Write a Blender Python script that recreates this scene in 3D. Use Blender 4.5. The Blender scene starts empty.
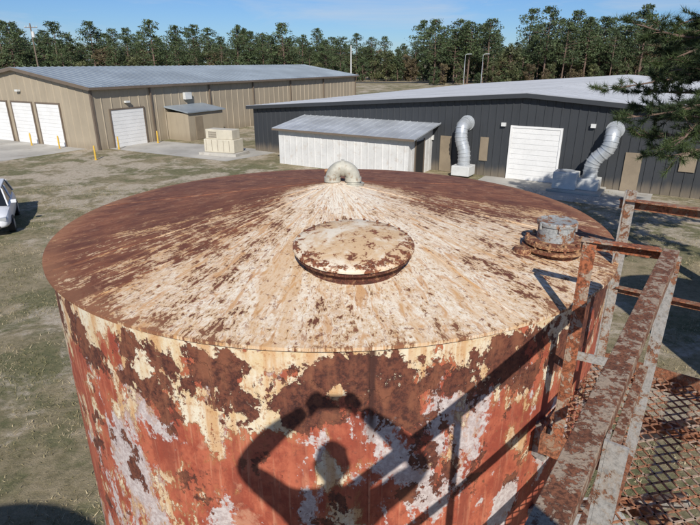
import bpy, math, random
from mathutils import Vector, Matrix
import numpy as np
random.seed(7); rng=np.random.default_rng(7)
C=bpy.context.scene.collection
# ------------------------------------------------------------ helpers
def empty(name,loc=(0,0,0)):
    o=bpy.data.objects.new(name,None); o.location=loc; o.empty_display_size=.2; C.objects.link(o); return o
class MB:
    def __init__(s): s.v=[]; s.f=[]
    def add(s,vs,fs):
        b=len(s.v); s.v.extend([tuple(x) for x in vs]); s.f.extend([tuple(b+i for i in f) for f in fs])
    def hexa(s,p):
        s.add(p,[(0,3,2,1),(4,5,6,7),(0,1,5,4),(1,2,6,5),(2,3,7,6),(3,0,4,7)])
    def box(s,c,sz,M=None):
        x,y,z=[k/2 for k in sz]; c=Vector(c)
        ps=[Vector(q) for q in [(-x,-y,-z),(x,-y,-z),(x,y,-z),(-x,y,-z),(-x,-y,z),(x,-y,z),(x,y,z),(-x,y,z)]]
        if M: ps=[M@q for q in ps]
        s.hexa([q+c for q in ps])
    def bar(s,a,b,w,t,up=(0,0,1),off=(0,0)):
        a=Vector(a);b=Vector(b);d=(b-a).normalized();up=Vector(up)
        sd=d.cross(up)
        if sd.length<1e-4: sd=d.cross(Vector((1,0,0)))
        sd.normalize(); u2=sd.cross(d).normalized()
        o=sd*off[0]+u2*off[1]
        q=[-sd*w/2-u2*t/2, sd*w/2-u2*t/2, sd*w/2+u2*t/2, -sd*w/2+u2*t/2]
        p=[a+o+k for k in q]+[b+o+k for k in q]
        s.hexa(p)
    def tube(s,pts,r,seg=10,caps=True):
        pts=[Vector(p) for p in pts]; n=len(pts)
        rs=r if isinstance(r,(list,tuple)) else [r]*n
        prev=None; base=len(s.v)
        for i,p in enumerate(pts):
            d=(pts[min(i+1,n-1)]-pts[max(i-1,0)]).normalized()
            if prev is None:
                a=d.orthogonal().normalized()
            else:
                a=(prev-d*prev.dot(d)).normalized()
            prev=a; b=d.cross(a)
            for k in range(seg):
                t=2*math.pi*k/seg
                s.v.append(tuple(p+(a*math.cos(t)+b*math.sin(t))*rs[i]))
        for i in range(n-1):
            for k in range(seg):
                k2=(k+1)%seg
                s.f.append((base+i*seg+k,base+i*seg+k2,base+(i+1)*seg+k2,base+(i+1)*seg+k))
        if caps:
            s.f.append(tuple(base+k for k in reversed(range(seg))))
            s.f.append(tuple(base+(n-1)*seg+k for k in range(seg)))
    def lathe(s,prof,seg=48,M=None,c=(0,0,0)):
        base=len(s.v); c=Vector(c)
        for (r,z) in prof:
            for k in range(seg):
                t=2*math.pi*k/seg; q=Vector((r*math.cos(t),r*math.sin(t),z))
                if M: q=M@q
                s.v.append(tuple(q+c))
        for i in range(len(prof)-1):
            for k in range(seg):
                k2=(k+1)%seg
                s.f.append((base+i*seg+k,base+i*seg+k2,base+(i+1)*seg+k2,base+(i+1)*seg+k))
    def obj(s,name,mat,parent=None,smooth=False,bevel=0,loc=(0,0,0)):
        me=bpy.data.meshes.new(name); me.from_pydata(s.v,[],s.f); me.update()
        o=bpy.data.objects.new(name,me); C.objects.link(o)
        if mat: me.materials.append(mat)
        if smooth:
            me.polygons.foreach_set('use_smooth',[True]*len(me.polygons))
            try: me.set_sharp_from_angle(angle=math.radians(40))
            except Exception: pass
        if bevel:
            m=o.modifiers.new('b','BEVEL'); m.width=bevel; m.segments=2; m.limit_method='ANGLE'
        if parent: o.parent=parent
        o.location=loc
        return o
# ------------------------------------------------------------ materials
class NT:
    def __init__(s,name):
        s.m=bpy.data.materials.new(name); s.m.use_nodes=True; s.t=s.m.node_tree
        s.b=s.t.nodes['Principled BSDF']; s.b.inputs['Roughness'].default_value=.8
        s.tc=s.n('ShaderNodeTexCoord')
    def n(s,k): return s.t.nodes.new(k)
    def set(s,sock,v):
        if isinstance(v,bpy.types.NodeSocket): s.t.links.new(v,sock)
        elif v is not None:
            if sock.type=='RGBA' and len(v)==3: v=(*v,1)
            sock.default_value=v
    def math(s,op,a,b=None,c=None,clamp=False):
        n=s.n('ShaderNodeMath'); n.operation=op; n.use_clamp=clamp
        s.set(n.inputs[0],a)
        if b is not None: s.set(n.inputs[1],b)
        if c is not None: s.set(n.inputs[2],c)
        return n.outputs[0]
    def noise(s,vec,scale,detail=5,rough=.55,dist=0):
        n=s.n('ShaderNodeTexNoise'); s.set(n.inputs['Vector'],vec); n.inputs['Scale'].default_value=scale
        n.inputs['Detail'].default_value=min(detail,8 if scale<5 else 5); n.inputs['Roughness'].default_value=rough
        n.inputs['Distortion'].default_value=dist
        return n.outputs[0]
    def mix(s,f,a,b,mode='MIX'):
        n=s.n('ShaderNodeMix'); n.data_type='RGBA'; n.blend_type=mode
        s.set(n.inputs[0],f); s.set(n.inputs[6],a); s.set(n.inputs[7],b); return n.outputs[2]
    def step(s,v,a,b):
        n=s.n('ShaderNodeMapRange'); n.interpolation_type='SMOOTHSTEP'
        s.set(n.inputs[0],v); n.inputs[1].default_value=a; n.inputs[2].default_value=b
        return n.outputs[0]
    def map(s,vec,sc=(1,1,1),loc=(0,0,0),rot=(0,0,0)):
        n=s.n('ShaderNodeMapping'); s.set(n.inputs[0],vec); n.inputs[1].default_value=loc
        n.inputs[2].default_value=rot; n.inputs[3].default_value=sc; return n.outputs[0]
    def sep(s,vec):
        n=s.n('ShaderNodeSeparateXYZ'); s.set(n.inputs[0],vec); return n.outputs
    def comb(s,x,y,z):
        n=s.n('ShaderNodeCombineXYZ'); s.set(n.inputs[0],x); s.set(n.inputs[1],y); s.set(n.inputs[2],z); return n.outputs[0]
    def bump(s,h,strength=.3,dist=.01):
        n=s.n('ShaderNodeBump'); n.inputs['Strength'].default_value=strength; n.inputs['Distance'].default_value=dist
        s.set(n.inputs['Height'],h); s.t.links.new(n.outputs[0],s.b.inputs['Normal'])
    def col(s,c): s.set(s.b.inputs['Base Color'],c)
    def rough(s,v): s.set(s.b.inputs['Roughness'],v)
def simple(name,c,rough=.7,var=.25,scale=2.,metal=0,dirt=None,damt=.85):
    k=NT(name); P=k.tc.outputs['Object']
    f=k.noise(P,scale,6,.6); f2=k.noise(P,scale*9,4,.6)
    a=tuple(x*(1-var) for x in c); b=tuple(min(1,x*(1+var)) for x in c)
    cc=k.mix(k.step(f,.3,.7),a,b)
    cc=k.mix(k.math('MULTIPLY',k.step(f2,.5,.75),.35),cc,tuple(x*.7 for x in c))
    if dirt: 
        cc=k.mix(k.math('MULTIPLY',k.step(k.noise(P,scale*2.3,7,.7),.54,.66),damt),cc,dirt)
    k.col(cc); k.rough(rough); k.b.inputs['Metallic'].default_value=metal
    k.bump(f2,.15,.01)
    return k.m
def siding(name,c,scale=.4):
    k=NT(name); P=k.tc.outputs['Object']; x,y,z=k.sep(P)
    f=k.noise(P,scale,6,.6); d=k.noise(k.map(P,(1,1,.08)),3.5,6,.65)
    cc=k.mix(k.step(f,.3,.7),tuple(v*.92 for v in c),tuple(v*1.06 for v in c))
    cc=k.mix(k.math('MULTIPLY',k.step(d,.5,.68),.30),cc,tuple(v*.62 for v in c))
    cc=k.mix(k.math('MULTIPLY',k.step(k.math('ADD',z,k.math('MULTIPLY',d,-.8)),.35,-.35),.55),cc,(.24,.19,.13))
    k.col(cc); k.rough(.5); return k.m
def roof_mat():
    k=NT('rusted_roof_paint'); P=k.tc.outputs['Object']; x,y,z=k.sep(P)
    r=k.math('ADD',k.math('SQRT',k.math('ADD',k.math('MULTIPLY',x,x),k.math('MULTIPLY',y,y))),.001)
    dx=k.math('DIVIDE',x,r); dy=k.math('DIVIDE',y,r)
    def sv(K,S): return k.comb(k.math('MULTIPLY',dx,K),k.math('MULTIPLY',dy,K),k.math('MULTIPLY',r,S))
    st1=k.noise(sv(8.5,1.1),1,6,.66,.4)
    st2=k.noise(sv(32,5),1,6,.68,.6)
    st3=k.noise(sv(82,17),1,4,.7,.6)
    iso=k.noise(P,3.6,10,.70,.3); fine=k.noise(P,32,6,.75); low=k.noise(P,1.1,3,.5); med=k.noise(k.map(P,(1,1,1),(7,7,7)),11,8,.72,.3)
    cc=k.math('ADD',k.math('MULTIPLY',dx,.26),k.math('MULTIPLY',dy,-.965))
    v=k.math('MULTIPLY',k.math('SUBTRACT',cc,.515),.76)
    for a,w in ((st1,1.1),(st2,1.2),(iso,.85),(fine,.8),(low,.45),(st3,1.15),(med,.8)):
        v=k.math('ADD',v,k.math('MULTIPLY',k.math('SUBTRACT',a,.5),w))
    v=k.math('ADD',v,k.math('MULTIPLY',k.step(r,.75,.12),.50))
    v=k.math('SUBTRACT',v,k.math('MULTIPLY',k.step(r,1.8,2.0),.07))
    v=k.math('SUBTRACT',v,k.math('MULTIPLY',k.step(r,2.0,2.03),.10))
    m=k.step(v,-.02,.08)
    m2=k.step(v,-.02,.45)
    rust=k.mix(k.step(iso,.35,.66),(.115,.035,.018),(.225,.077,.035))
    rust=k.mix(k.math('MULTIPLY',k.step(st2,.44,.66),.7),rust,(.34,.145,.070))
    rust=k.mix(k.math('MULTIPLY',k.step(fine,.54,.68),.6),rust,(.070,.023,.014))
    rust=k.mix(k.math('MULTIPLY',k.step(med,.54,.66),.6),rust,(.38,.20,.11))
    rust=k.mix(k.math('MULTIPLY',k.step(r,1.86,2.0),.45),rust,(.36,.17,.08))
    rust=k.mix(k.math('MULTIPLY',k.step(low,.48,.62),.35),rust,(.08,.025,.015))
    cream=k.mix(m2,(.57,.36,.18),(.82,.735,.59))
    cream=k.mix(k.math('MULTIPLY',k.step(st2,.50,.64),.85),cream,(.54,.28,.105))
    cream=k.mix(k.math('MULTIPLY',k.step(st3,.54,.65),.8),cream,(.31,.13,.05))
    cream=k.mix(k.math('MULTIPLY',k.step(st1,.52,.64),.60),cream,(.58,.33,.13))
    cream=k.mix(k.math('MULTIPLY',k.step(med,.56,.66),.5),cream,(.48,.27,.12))
    col=k.mix(m,rust,cream)
    sp=k.step(k.noise(k.map(P,(1,1,1),(3,1,0)),22,6,.75,.2),.59,.635)
    col=k.mix(k.math('MULTIPLY',sp,.8),col,(.16,.050,.024))
    k.col(col); k.rough(k.mix(m,(.9,.9,.9),(.62,.62,.62)))
    h=k.math('ADD',k.math('MULTIPLY',m,.6),k.math('ADD',k.math('MULTIPLY',fine,.7),k.math('MULTIPLY',low,2.5)))
    k.bump(h,.6,.006)
    return k.m
def lid_mat():
    k=NT('hatch_lid_paint'); P=k.map(k.tc.outputs['Object'],(1,1,1),(.11,1.22,-5.5)); x,y,z=k.sep(k.tc.outputs['Object'])
    rx=k.math('SUBTRACT',x,.14); ry=k.math('SUBTRACT',y,-1.22)
    r=k.math('SQRT',k.math('ADD',k.math('MULTIPLY',rx,rx),k.math('MULTIPLY',ry,ry)))
    a=k.noise(P,4.9,9,.68,.4); b=k.noise(P,19,8,.75,.3); f=k.noise(P,55,5,.75)
    cream=k.mix(k.step(a,.4,.6),(.74,.65,.51),(.60,.41,.23))
    cream=k.mix(k.math('MULTIPLY',k.step(b,.50,.60),.65),cream,(.50,.28,.12))
    v=k.math('ADD',k.math('MULTIPLY',a,.4),k.math('MULTIPLY',b,.6)); v=k.math('ADD',v,k.math('MULTIPLY',k.step(r,.22,.34),.075)); v=k.math('ADD',v,k.math('MULTIPLY',k.math('SUBTRACT',f,.5),.25))
    col=k.mix(k.step(v,.565,.595),cream,k.mix(k.step(f,.4,.6),(.11,.034,.018),(.24,.085,.036)))
    k.col(col); k.rough(.7); k.bump(k.math('ADD',f,b),.5,.004); return k.m
def wall_mat():
    k=NT('rusted_red_wall_paint'); P=k.tc.outputs['Object']; x,y,z=k.sep(P)
    stretch=k.map(P,(1,1,.6)); drip=k.map(P,(1,1,.09))
    a=k.noise(stretch,4.2,12,.68,.2); a2=k.noise(k.map(P,(1,1,.7),(5,2,1)),7.5,10,.7,.25)
    b=k.noise(k.map(P,(1,1,.8),(9,4,2)),3.6,12,.68,.2)
    g=k.noise(k.map(P,(1,1,.6),(1,7,3)),2.5,10,.68,.25)
    d=k.noise(drip,16,5,.6); d2=k.noise(k.map(P,(1,1,.05),(4,4,4)),38,4,.6); fine=k.noise(P,34,7,.75)
    fc=k.math('SUBTRACT',fine,.5)
    red=k.mix(k.step(a2,.38,.62),(.29,.058,.030),(.45,.122,.062))
    red=k.mix(k.math('MULTIPLY',k.step(d,.46,.68),.6),red,(.23,.055,.031))
    red=k.mix(k.math('MULTIPLY',k.step(d2,.56,.70),.55),red,(.53,.24,.14))
    red=k.mix(k.math('MULTIPLY',k.step(fine,.53,.65),.55),red,(.16,.046,.029))
    red=k.mix(k.math('MULTIPLY',k.step(b,.40,.32),.7),red,(.52,.26,.16))
    gv=k.math('ADD',g,k.math('MULTIPLY',fc,.12)); gv=k.math('ADD',gv,k.math('MULTIPLY',k.step(z,5.25,4.2),.030))
    gm=k.step(gv,.548,.573)
    col=k.mix(k.math('MULTIPLY',gm,.88),red,k.mix(k.step(fine,.4,.6),(.42,.37,.35),(.60,.56,.53)))
    top=k.step(z,4.50,5.28)
    cv=k.math('ADD',a,k.math('MULTIPLY',top,.120))
    cv=k.math('ADD',cv,k.math('MULTIPLY',k.math('SUBTRACT',d,.5),.16))
    cv=k.math('ADD',cv,k.math('MULTIPLY',fc,.14))
    cv=k.math('ADD',cv,k.math('MULTIPLY',k.step(x,.4,-1.6),.03))
    cv=k.math('ADD',cv,k.math('MULTIPLY',k.step(z,5.18,5.27),.085))
    cm=k.step(cv,.610,.627)
    cream=k.mix(k.step(a2,.35,.62),(.62,.46,.26),(.70,.63,.48))
    cream=k.mix(k.math('MULTIPLY',k.step(d,.46,.62),.7),cream,(.53,.28,.11))
    cream=k.mix(k.math('MULTIPLY',k.step(fine,.53,.62),.7),cream,(.40,.19,.08))
    halo=k.step(cv,.565,.615)
    col=k.mix(k.math('MULTIPLY',halo,.6),col,(.40,.16,.058))
    col=k.mix(cm,col,cream)
    band=k.math('MULTIPLY',k.step(z,4.78,5.04),k.step(z,5.325,5.22))
    band=k.math('MULTIPLY',band,k.math('ADD',.74,k.math('MULTIPLY',k.step(x,-1.2,.3),.38)))
    bvv=k.math('ADD',b,k.math('MULTIPLY',band,.130))
    bvv=k.math('ADD',bvv,k.math('MULTIPLY',k.math('SUBTRACT',a2,.5),.18))
    bvv=k.math('ADD',bvv,k.math('MULTIPLY',fc,.14))
    bm=k.step(bvv,.588,.602)
    brown=k.mix(k.step(fine,.38,.62),(.055,.017,.012),(.15,.047,.025))
    brown=k.mix(k.math('MULTIPLY',k.step(a2,.5,.62),.6),brown,(.25,.092,.045))
    brown=k.mix(k.math('MULTIPLY',k.step(d,.52,.7),.4),brown,(.28,.11,.055))
    col=k.mix(bm,col,brown)
    sx=k.math('ABSOLUTE',k.math('ADD',k.math('SUBTRACT',x,.215),k.math('MULTIPLY',k.math('SUBTRACT',d2,.5),.05)))
    seam=k.math('MULTIPLY',k.step(sx,.034,.006),k.math('MULTIPLY',k.step(z,4.72,5.0),k.step(y,0,-1)))
    col=k.mix(k.math('MULTIPLY',seam,.95),col,(.055,.018,.012))
    ed=k.step(z,5.305,5.330)
    col=k.mix(k.math('MULTIPLY',ed,k.math('MULTIPLY',k.step(a2,.42,.55),.7)),col,(.26,.12,.06))
    k.col(col); k.rough(.75)
    h=k.math('ADD',k.math('MULTIPLY',cm,1.),k.math('ADD',k.math('MULTIPLY',bm,-1.2),k.math('ADD',k.math('MULTIPLY',fine,.9),k.math('MULTIPLY',k.noise(P,1.3,2,.5),3))))
    k.bump(h,.7,.004)
    return k.m
def rusty(name,paint,rust,thr=.52,scale=9,st=(1,1,1)):
    k=NT(name); P=k.map(k.tc.outputs['Object'],st)
    n1=k.noise(P,scale,9,.72,.3); n2=k.noise(P,scale*5,6,.75); n3=k.noise(P,scale*.4,3,.5)
    r=k.mix(k.step(n2,.38,.62),tuple(c*.45 for c in rust),tuple(min(1,c*1.5) for c in rust))
    r=k.mix(k.math('MULTIPLY',k.step(n3,.45,.65),.4),r,tuple(c*.5 for c in rust))
    p=k.mix(k.step(n2,.42,.65),paint,tuple(c*.62 for c in paint))
    p=k.mix(k.math('MULTIPLY',k.step(n1,.45,.55),.5),p,(paint[0]*.8,paint[1]*.6,paint[2]*.42))
    v=k.math('ADD',n1,k.math('MULTIPLY',k.math('SUBTRACT',n2,.5),.35))
    m=k.step(v,thr-.015,thr+.04)
    k.col(k.mix(m,p,r)); k.rough(.82); k.bump(k.math('SUBTRACT',n2,m),.5,.003)
    return k.m
M_roof=roof_mat(); M_wall=wall_mat(); M_lid=lid_mat()
M_rail=rusty('railing_rusty_paint',(.36,.27,.19),(.165,.062,.029),.475,22)
M_post=rusty('post_grey_paint',(.36,.34,.31),(.19,.08,.04),.55,14)
M_postr=rusty('post_orange_rust',(.38,.28,.20),(.27,.088,.037),.45,13)
M_far=rusty('far_rail_rust',(.30,.19,.12),(.23,.088,.042),.43,13)
M_flange=rusty('flange_rust',(.42,.24,.12),(.16,.054,.026),.46,20)
M_drum=rusty('drum_grey',(.34,.35,.34),(.22,.10,.05),.53,16)
M_lidedge=rusty('hatch_edge',(.25,.12,.06),(.085,.025,.014),.42,18)
M_goose=simple('vent_pipe_grey',(.42,.40,.33),.6,.25,9,dirt=(.22,.14,.08))
M_grate=rusty('grating_steel',(.42,.31,.23),(.28,.125,.065),.45,9)
M_tanwall=siding('tan_metal_siding',(.36,.30,.215))
M_tantrim=simple('brown_trim',(.15,.115,.085),.5,.1,1)
M_groof=simple('grey_metal_roof',(.25,.285,.31),.42,.14,.25,0)
M_blk=siding('charcoal_siding',(.038,.041,.045))
M_wroof=simple('white_metal_roof',(.46,.475,.495),.5,.14,.12,0,dirt=(.35,.365,.38))
M_wroofrib=simple('roof_rib_metal',(.34,.35,.37),.5,.1,.3)
M_white=simple('white_door_paint',(.74,.73,.70),.5,.05,1)
M_shedw=simple('shed_white_siding',(.62,.61,.58),.6,.07,1.2,dirt=(.47,.40,.33),damt=.5)
M_shedr=simple('shed_roof_metal',(.38,.40,.42),.45,.18,.7)
M_dark=simple('dark_opening',(.02,.02,.02),.7,.1,1)
M_tan=simple('tan_panel',(.24,.19,.13),.6,.1,1.5)
M_beige=simple('beige_cabinet',(.55,.50,.39),.55,.08,1.5)
M_duct=simple('galvanised_duct',(.48,.50,.51),.36,.14,2,.35)
M_conc=simple('concrete',(.42,.395,.345),.9,.18,.35,dirt=(.32,.285,.235))
M_yellow=simple('yellow_bollard_paint',(.60,.38,.05),.5,.1,3)
M_wood=simple('pole_wood',(.16,.12,.09),.9,.2,4)
M_bark=simple('pine_bark',(.15,.10,.075),.95,.35,6)
M_blue=simple('blue_barrel_plastic',(.03,.13,.32),.4,.1,3)
M_carp=simple('white_car_paint',(.72,.73,.74),.25,.02,1)
M_glass=simple('car_glass',(.015,.018,.022),.08,.05,1)
M_tyre=simple('tyre_rubber',(.02,.02,.02),.85,.1,5)
M_ac=simple('ac_unit_paint',(.60,.60,.57),.5,.08,2)
M_shadowtank=rusty('shadow_tank_paint',(.42,.10,.05),(.15,.05,.025),.5,2.5)
M_asph=simple('asphalt',(.055,.055,.055),.9,.15,.5)
def ground_mat():
    k=NT('dry_grass_ground'); P=k.tc.outputs['Object']
    big=k.noise(P,.10,7,.66,.5); mid=k.noise(P,.5,8,.72,.4); f=k.noise(P,4.9,7,.75); ff=k.noise(P,38,5,.75)
    g=k.mix(k.step(mid,.40,.60),(.175,.148,.068),(.335,.268,.160))
    g=k.mix(k.step(f,.36,.64),g,k.mix(.55,g,(.42,.34,.215)))
    g=k.mix(k.math('MULTIPLY',k.step(k.noise(k.map(P,(1,1,1),(40,10,0)),.22,8,.72),.475,.56),.75),g,k.mix(k.step(f,.4,.6),(.090,.105,.036),(.180,.168,.072)))
    sand=k.step(k.math('ADD',k.math('MULTIPLY',big,.5),k.math('MULTIPLY',mid,.5)),.49,.55)
    g=k.mix(k.math('MULTIPLY',sand,.85),g,k.mix(k.step(f,.4,.62),(.43,.35,.25),(.57,.49,.38)))
    g=k.mix(k.math('MULTIPLY',k.step(ff,.52,.70),.65),g,(.10,.082,.043))
    g=k.mix(k.math('MULTIPLY',k.step(k.noise(P,2.2,8,.75),.53,.62),.6),g,(.135,.118,.055))
    k.col(g); k.rough(.95); k.bump(k.math('ADD',f,k.math('MULTIPLY',ff,.6)),.8,.06)
    return k.m
M_ground=ground_mat()
def leaf_mat(name,dark,light,sc=.6,tr=.15,rnd=True):
    k=NT(name); g=k.n('ShaderNodeNewGeometry')
    n=k.noise(g.outputs['Position'],sc,2,.6)
    c=k.mix(k.step(n,.35,.65),dark,light)
    if rnd:
        oi=k.n('ShaderNodeObjectInfo')
        c=k.mix(k.math('MULTIPLY',oi.outputs['Random'],.5),c,tuple(x*.55 for x in light))
    k.col(c); k.rough(.7)
    if tr>0:
        tb=k.n('ShaderNodeBsdfTranslucent'); k.set(tb.inputs[0],c)
        ms=k.n('ShaderNodeMixShader'); ms.inputs[0].default_value=tr
        k.t.links.new(k.b.outputs[0],ms.inputs[1]); k.t.links.new(tb.outputs[0],ms.inputs[2])
        k.t.links.new(ms.outputs[0],k.t.nodes['Material Output'].inputs[0])
    return k.m
M_pine=leaf_mat('pine_foliage',(.034,.056,.021),(.082,.115,.040),.35,0)
M_decid=leaf_mat('broadleaf_foliage',(.052,.070,.025),(.115,.122,.045),.3,0)
M_autumn=leaf_mat('autumn_foliage',(.085,.068,.032),(.145,.108,.05),.3,0)
M_needle=leaf_mat('pine_needles',(.028,.048,.016),(.085,.120,.038),1.2,.25,False)
M_grass=leaf_mat('grass_blades',(.17,.15,.065),(.43,.35,.21),.8,0,False)
# ------------------------------------------------------------ world / sun / camera
EL=35.
W=bpy.data.worlds.new("World"); bpy.context.scene.world=W; W.use_nodes=True
t=W.node_tree; bg=t.nodes['Background']
sky=t.nodes.new('ShaderNodeTexSky'); sky.sky_type='NISHITA'; sky.sun_disc=False
sky.sun_elevation=math.radians(EL); sky.sun_rotation=math.radians(178); sky.air_density=1.0; sky.dust_density=.1; sky.ozone_density=3.0
gn=t.nodes.new('ShaderNodeMix'); gn.data_type='RGBA'; gn.blend_type='MULTIPLY'; gn.inputs[0].default_value=1; gn.inputs[7].default_value=(.52,.73,1.08,1)
tc=t.nodes.new('ShaderNodeTexCoord'); mp=t.nodes.new('ShaderNodeMapping'); mp.inputs[3].default_value=(1,1,6)
nz=t.nodes.new('ShaderNodeTexNoise'); nz.inputs['Scale'].default_value=3.2; nz.inputs['Detail'].default_value=8; nz.inputs['Roughness'].default_value=.62; nz.inputs['Distortion'].default_value=.6
rp=t.nodes.new('ShaderNodeMapRange'); rp.inputs[1].default_value=.48; rp.inputs[2].default_value=.76; rp.inputs[4].default_value=.55
mx=t.nodes.new('ShaderNodeMix'); mx.data_type='RGBA'; mx.inputs[7].default_value=(7.,7.6,8.4,1)
t.links.new(tc.outputs['Generated'],mp.inputs[0]); t.links.new(mp.outputs[0],nz.inputs['Vector']); t.links.new(nz.outputs[0],rp.inputs[0])
t.links.new(sky.outputs[0],gn.inputs[6])
t.links.new(rp.outputs[0],mx.inputs[0]); t.links.new(gn.outputs[2],mx.inputs[6]); t.links.new(mx.outputs[2],bg.inputs[0])
bg.inputs[1].default_value=.085
sd=bpy.data.lights.new('sun','SUN'); sd.energy=5.0; sd.angle=math.radians(.5); sd.color=(1,.96,.895)
so=bpy.data.objects.new('sun',sd); C.objects.link(so)
S=Vector((-.03,math.cos(math.radians(EL)),-math.sin(math.radians(EL)))).normalized()
so.rotation_euler=S.to_track_quat('-Z','Y').to_euler(); so.location=(0,-20,30)
H=6.5
cd=bpy.data.cameras.new('camera'); cam=bpy.data.objects.new('camera',cd); C.objects.link(cam)
cam.location=(0,0,H); cam.rotation_euler=(math.radians(90-20.9),0,0); cd.sensor_width=36; cd.lens=27.05; cd.clip_start=.03; cd.clip_end=5000
bpy.context.scene.camera=cam
sc=bpy.context.scene; sc.view_settings.view_transform='Standard'; sc.view_settings.look='None'; sc.view_settings.exposure=0
# ------------------------------------------------------------ ground
mb=MB(); mb.add([(-1500,-1500,0),(1500,-1500,0),(1500,1800,0),(-1500,1800,0)],[(0,1,2,3)]); mb.obj('ground',M_ground)
def sheet(name,pts,z,mat):
    mb=MB(); mb.add([(x,y,z) for x,y in pts],[tuple(range(len(pts)))]); return mb.obj(name,mat)
# ------------------------------------------------------------ the tank
TC=(-.12,4.02); RIM=5.35; R=2.0; CH=.29
tank=empty('rusted_steel_storage_tank',(TC[0],TC[1],0))
mb=MB(); zs=np.linspace(0,RIM-.012,14); mb.lathe([(R,z) for z in zs],192); mb.obj('shell',M_wall,tank,True)
mb=MB(); rs=np.linspace(.001,R+.035,24); pr=[(r,RIM+CH*(1-r/R)) for r in rs]; pr=pr+[(R+.035,RIM-.022),(R+.002,RIM-.022)]
mb.lathe(pr[::-1],192); mb.obj('cone_roof',M_roof,tank,True)
mb=MB()
for a in np.radians([-128,-62,-20,35,80,125,170,215]):
    pts=[]
    for r in np.linspace(.15,1.99,14): pts.append((r*math.cos(a),r*math.sin(a),RIM+CH*(1-r/R)-.002))
    mb.tube(pts,.005,6)
mb.obj('roof_weld_beads',M_roof,tank,True)
mb=MB(); mb.bar((.215,-math.sqrt(4-.215**2)-.002,0),(.215,-math.sqrt(4-.215**2)-.002,RIM-.03),.012,.008,(0,1,0)); mb.obj('shell_seam',M_wall,tank)
hx,hy=.14,-1.235; hr=math.hypot(hx,hy); hz=RIM+CH*(1-hr/R)
Mt=Matrix.Rotation(math.radians(6.5),3,'X')
mb=MB(); mb.lathe([(.285,-.06),(.285,.055),(.325,.057),(.33,.061),(.33,.073),(.315,.076),(.30,.076)],64,Mt,(hx,hy,hz)); mb.obj('manway_neck',M_lidedge,tank,True)
mb=MB(); mb.lathe([(.001,.130),(.08,.129),(.16,.125),(.24,.118),(.30,.109),(.330,.101),(.338,.095),(.338,.083),(.30,.080)][::-1],72,Mt,(hx,hy,hz)); mb.obj('manway_lid',M_lid,tank,True)
mb=MB()
for i in range(24):
    a=2*math.pi*i/24+.05; c=Mt@Vector((.316*math.cos(a),.316*math.sin(a),.105)); mb.lathe([(.001,.009),(.0085,.009),(.0085,-.01)][::-1],6,Mt,Vector((hx,hy,hz))+c)
mb.obj('manway_bolts',M_flange,tank)
# gooseneck vent
mb=MB(); az=RIM+CH-.02
def arc(cx,cz,r,a0,a1,n=12,y=0): return [(cx+r*math.cos(a),y,cz+r*math.sin(a)) for a in np.radians(np.linspace(a0,a1,n))]
gy=0.0; o=.065
pts=[(o+.080,gy,az-.05),(o+.080,gy,az+.03)]+arc(o+0,az+.04,.080,0,180,16)+[(o-.080,gy+.0,az+.02)]
mb.tube(pts,.055,20,False)
mb.lathe([(.001,0),(.052,0)],20,None,(o-.08,gy,az+.03))
for p,q in (((o+.08,gy,az+.02),(o+.08,gy,az+.05)),((o-.08,gy,az+.018),(o-.08,gy,az+.05)),((o-.012,gy,az+.12),(o+.012,gy,az+.12))):
    mb.tube([p,q],.064,20)
mb.tube([(o+.08,gy,az-.03),(o+.08,gy,az+.005)],.085,24)
mb.obj('gooseneck_vent',M_goose,tank,True)
mb=MB(); mb.tube([(-.06,.12,az-.05),(-.06,.12,az+.08)],.016,10); mb.tube([(-.08,.12,az+.07),(-.03,.12,az+.07)],.022,8); mb.obj('roof_nipple',M_flange,tank,True)
fx,fy=1.27+.12,3.07-4.02; fr=math.hypot(fx,fy); fz=RIM+CH*(1-fr/R)
mb=MB(); c=(fx-.01,fy,fz)
mb.lathe([(.13,-.05),(.13,.03),(.185,.03),(.19,.034),(.19,.05),(.15,.052),(.15,.066),(.178,.066),(.178,.084),(.13,.088),(.10,.09),(.001,.09)],48,None,c)
mb.obj('nozzle_flanges',M_flange,tank,True)
mb=MB()
for i in range(12):
    a=2*math.pi*i/12; mb.tube([(c[0]+.165*math.cos(a),c[1]+.165*math.sin(a),c[2]+.02),(c[0]+.165*math.cos(a),c[1]+.165*math.sin(a),c[2]+.102)],.010,6)
mb.obj('nozzle_bolts',M_flange,tank)
mb=MB(); mb.lathe([(.108,.088),(.108,.18),(.116,.182),(.118,.20),(.112,.207),(.09,.201),(.001,.199)],40,None,c)
for i in range(6):
    a=2*math.pi*i/6+.3; mb.tube([(c[0]+.116*math.cos(a),c[1]+.116*math.sin(a),c[2]+.16),(c[0]+.116*math.cos(a),c[1]+.116*math.sin(a),c[2]+.198)],.008,6)
mb.obj('drum_cap',M_drum,tank,True)
mb=MB(); mb.tube([(c[0]-.20,c[1]-.05,fz-.0),(c[0]-.05,c[1]-.02,fz+.02)],.03,10); mb.lathe([(.001,.03),(.05,.03),(.055,.02),(.055,-.02)][::-1],20,None,(c[0]-.21,c[1]-.05,fz+.02)); mb.obj('nozzle_side_pipe',M_flange,tank,True)
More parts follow.
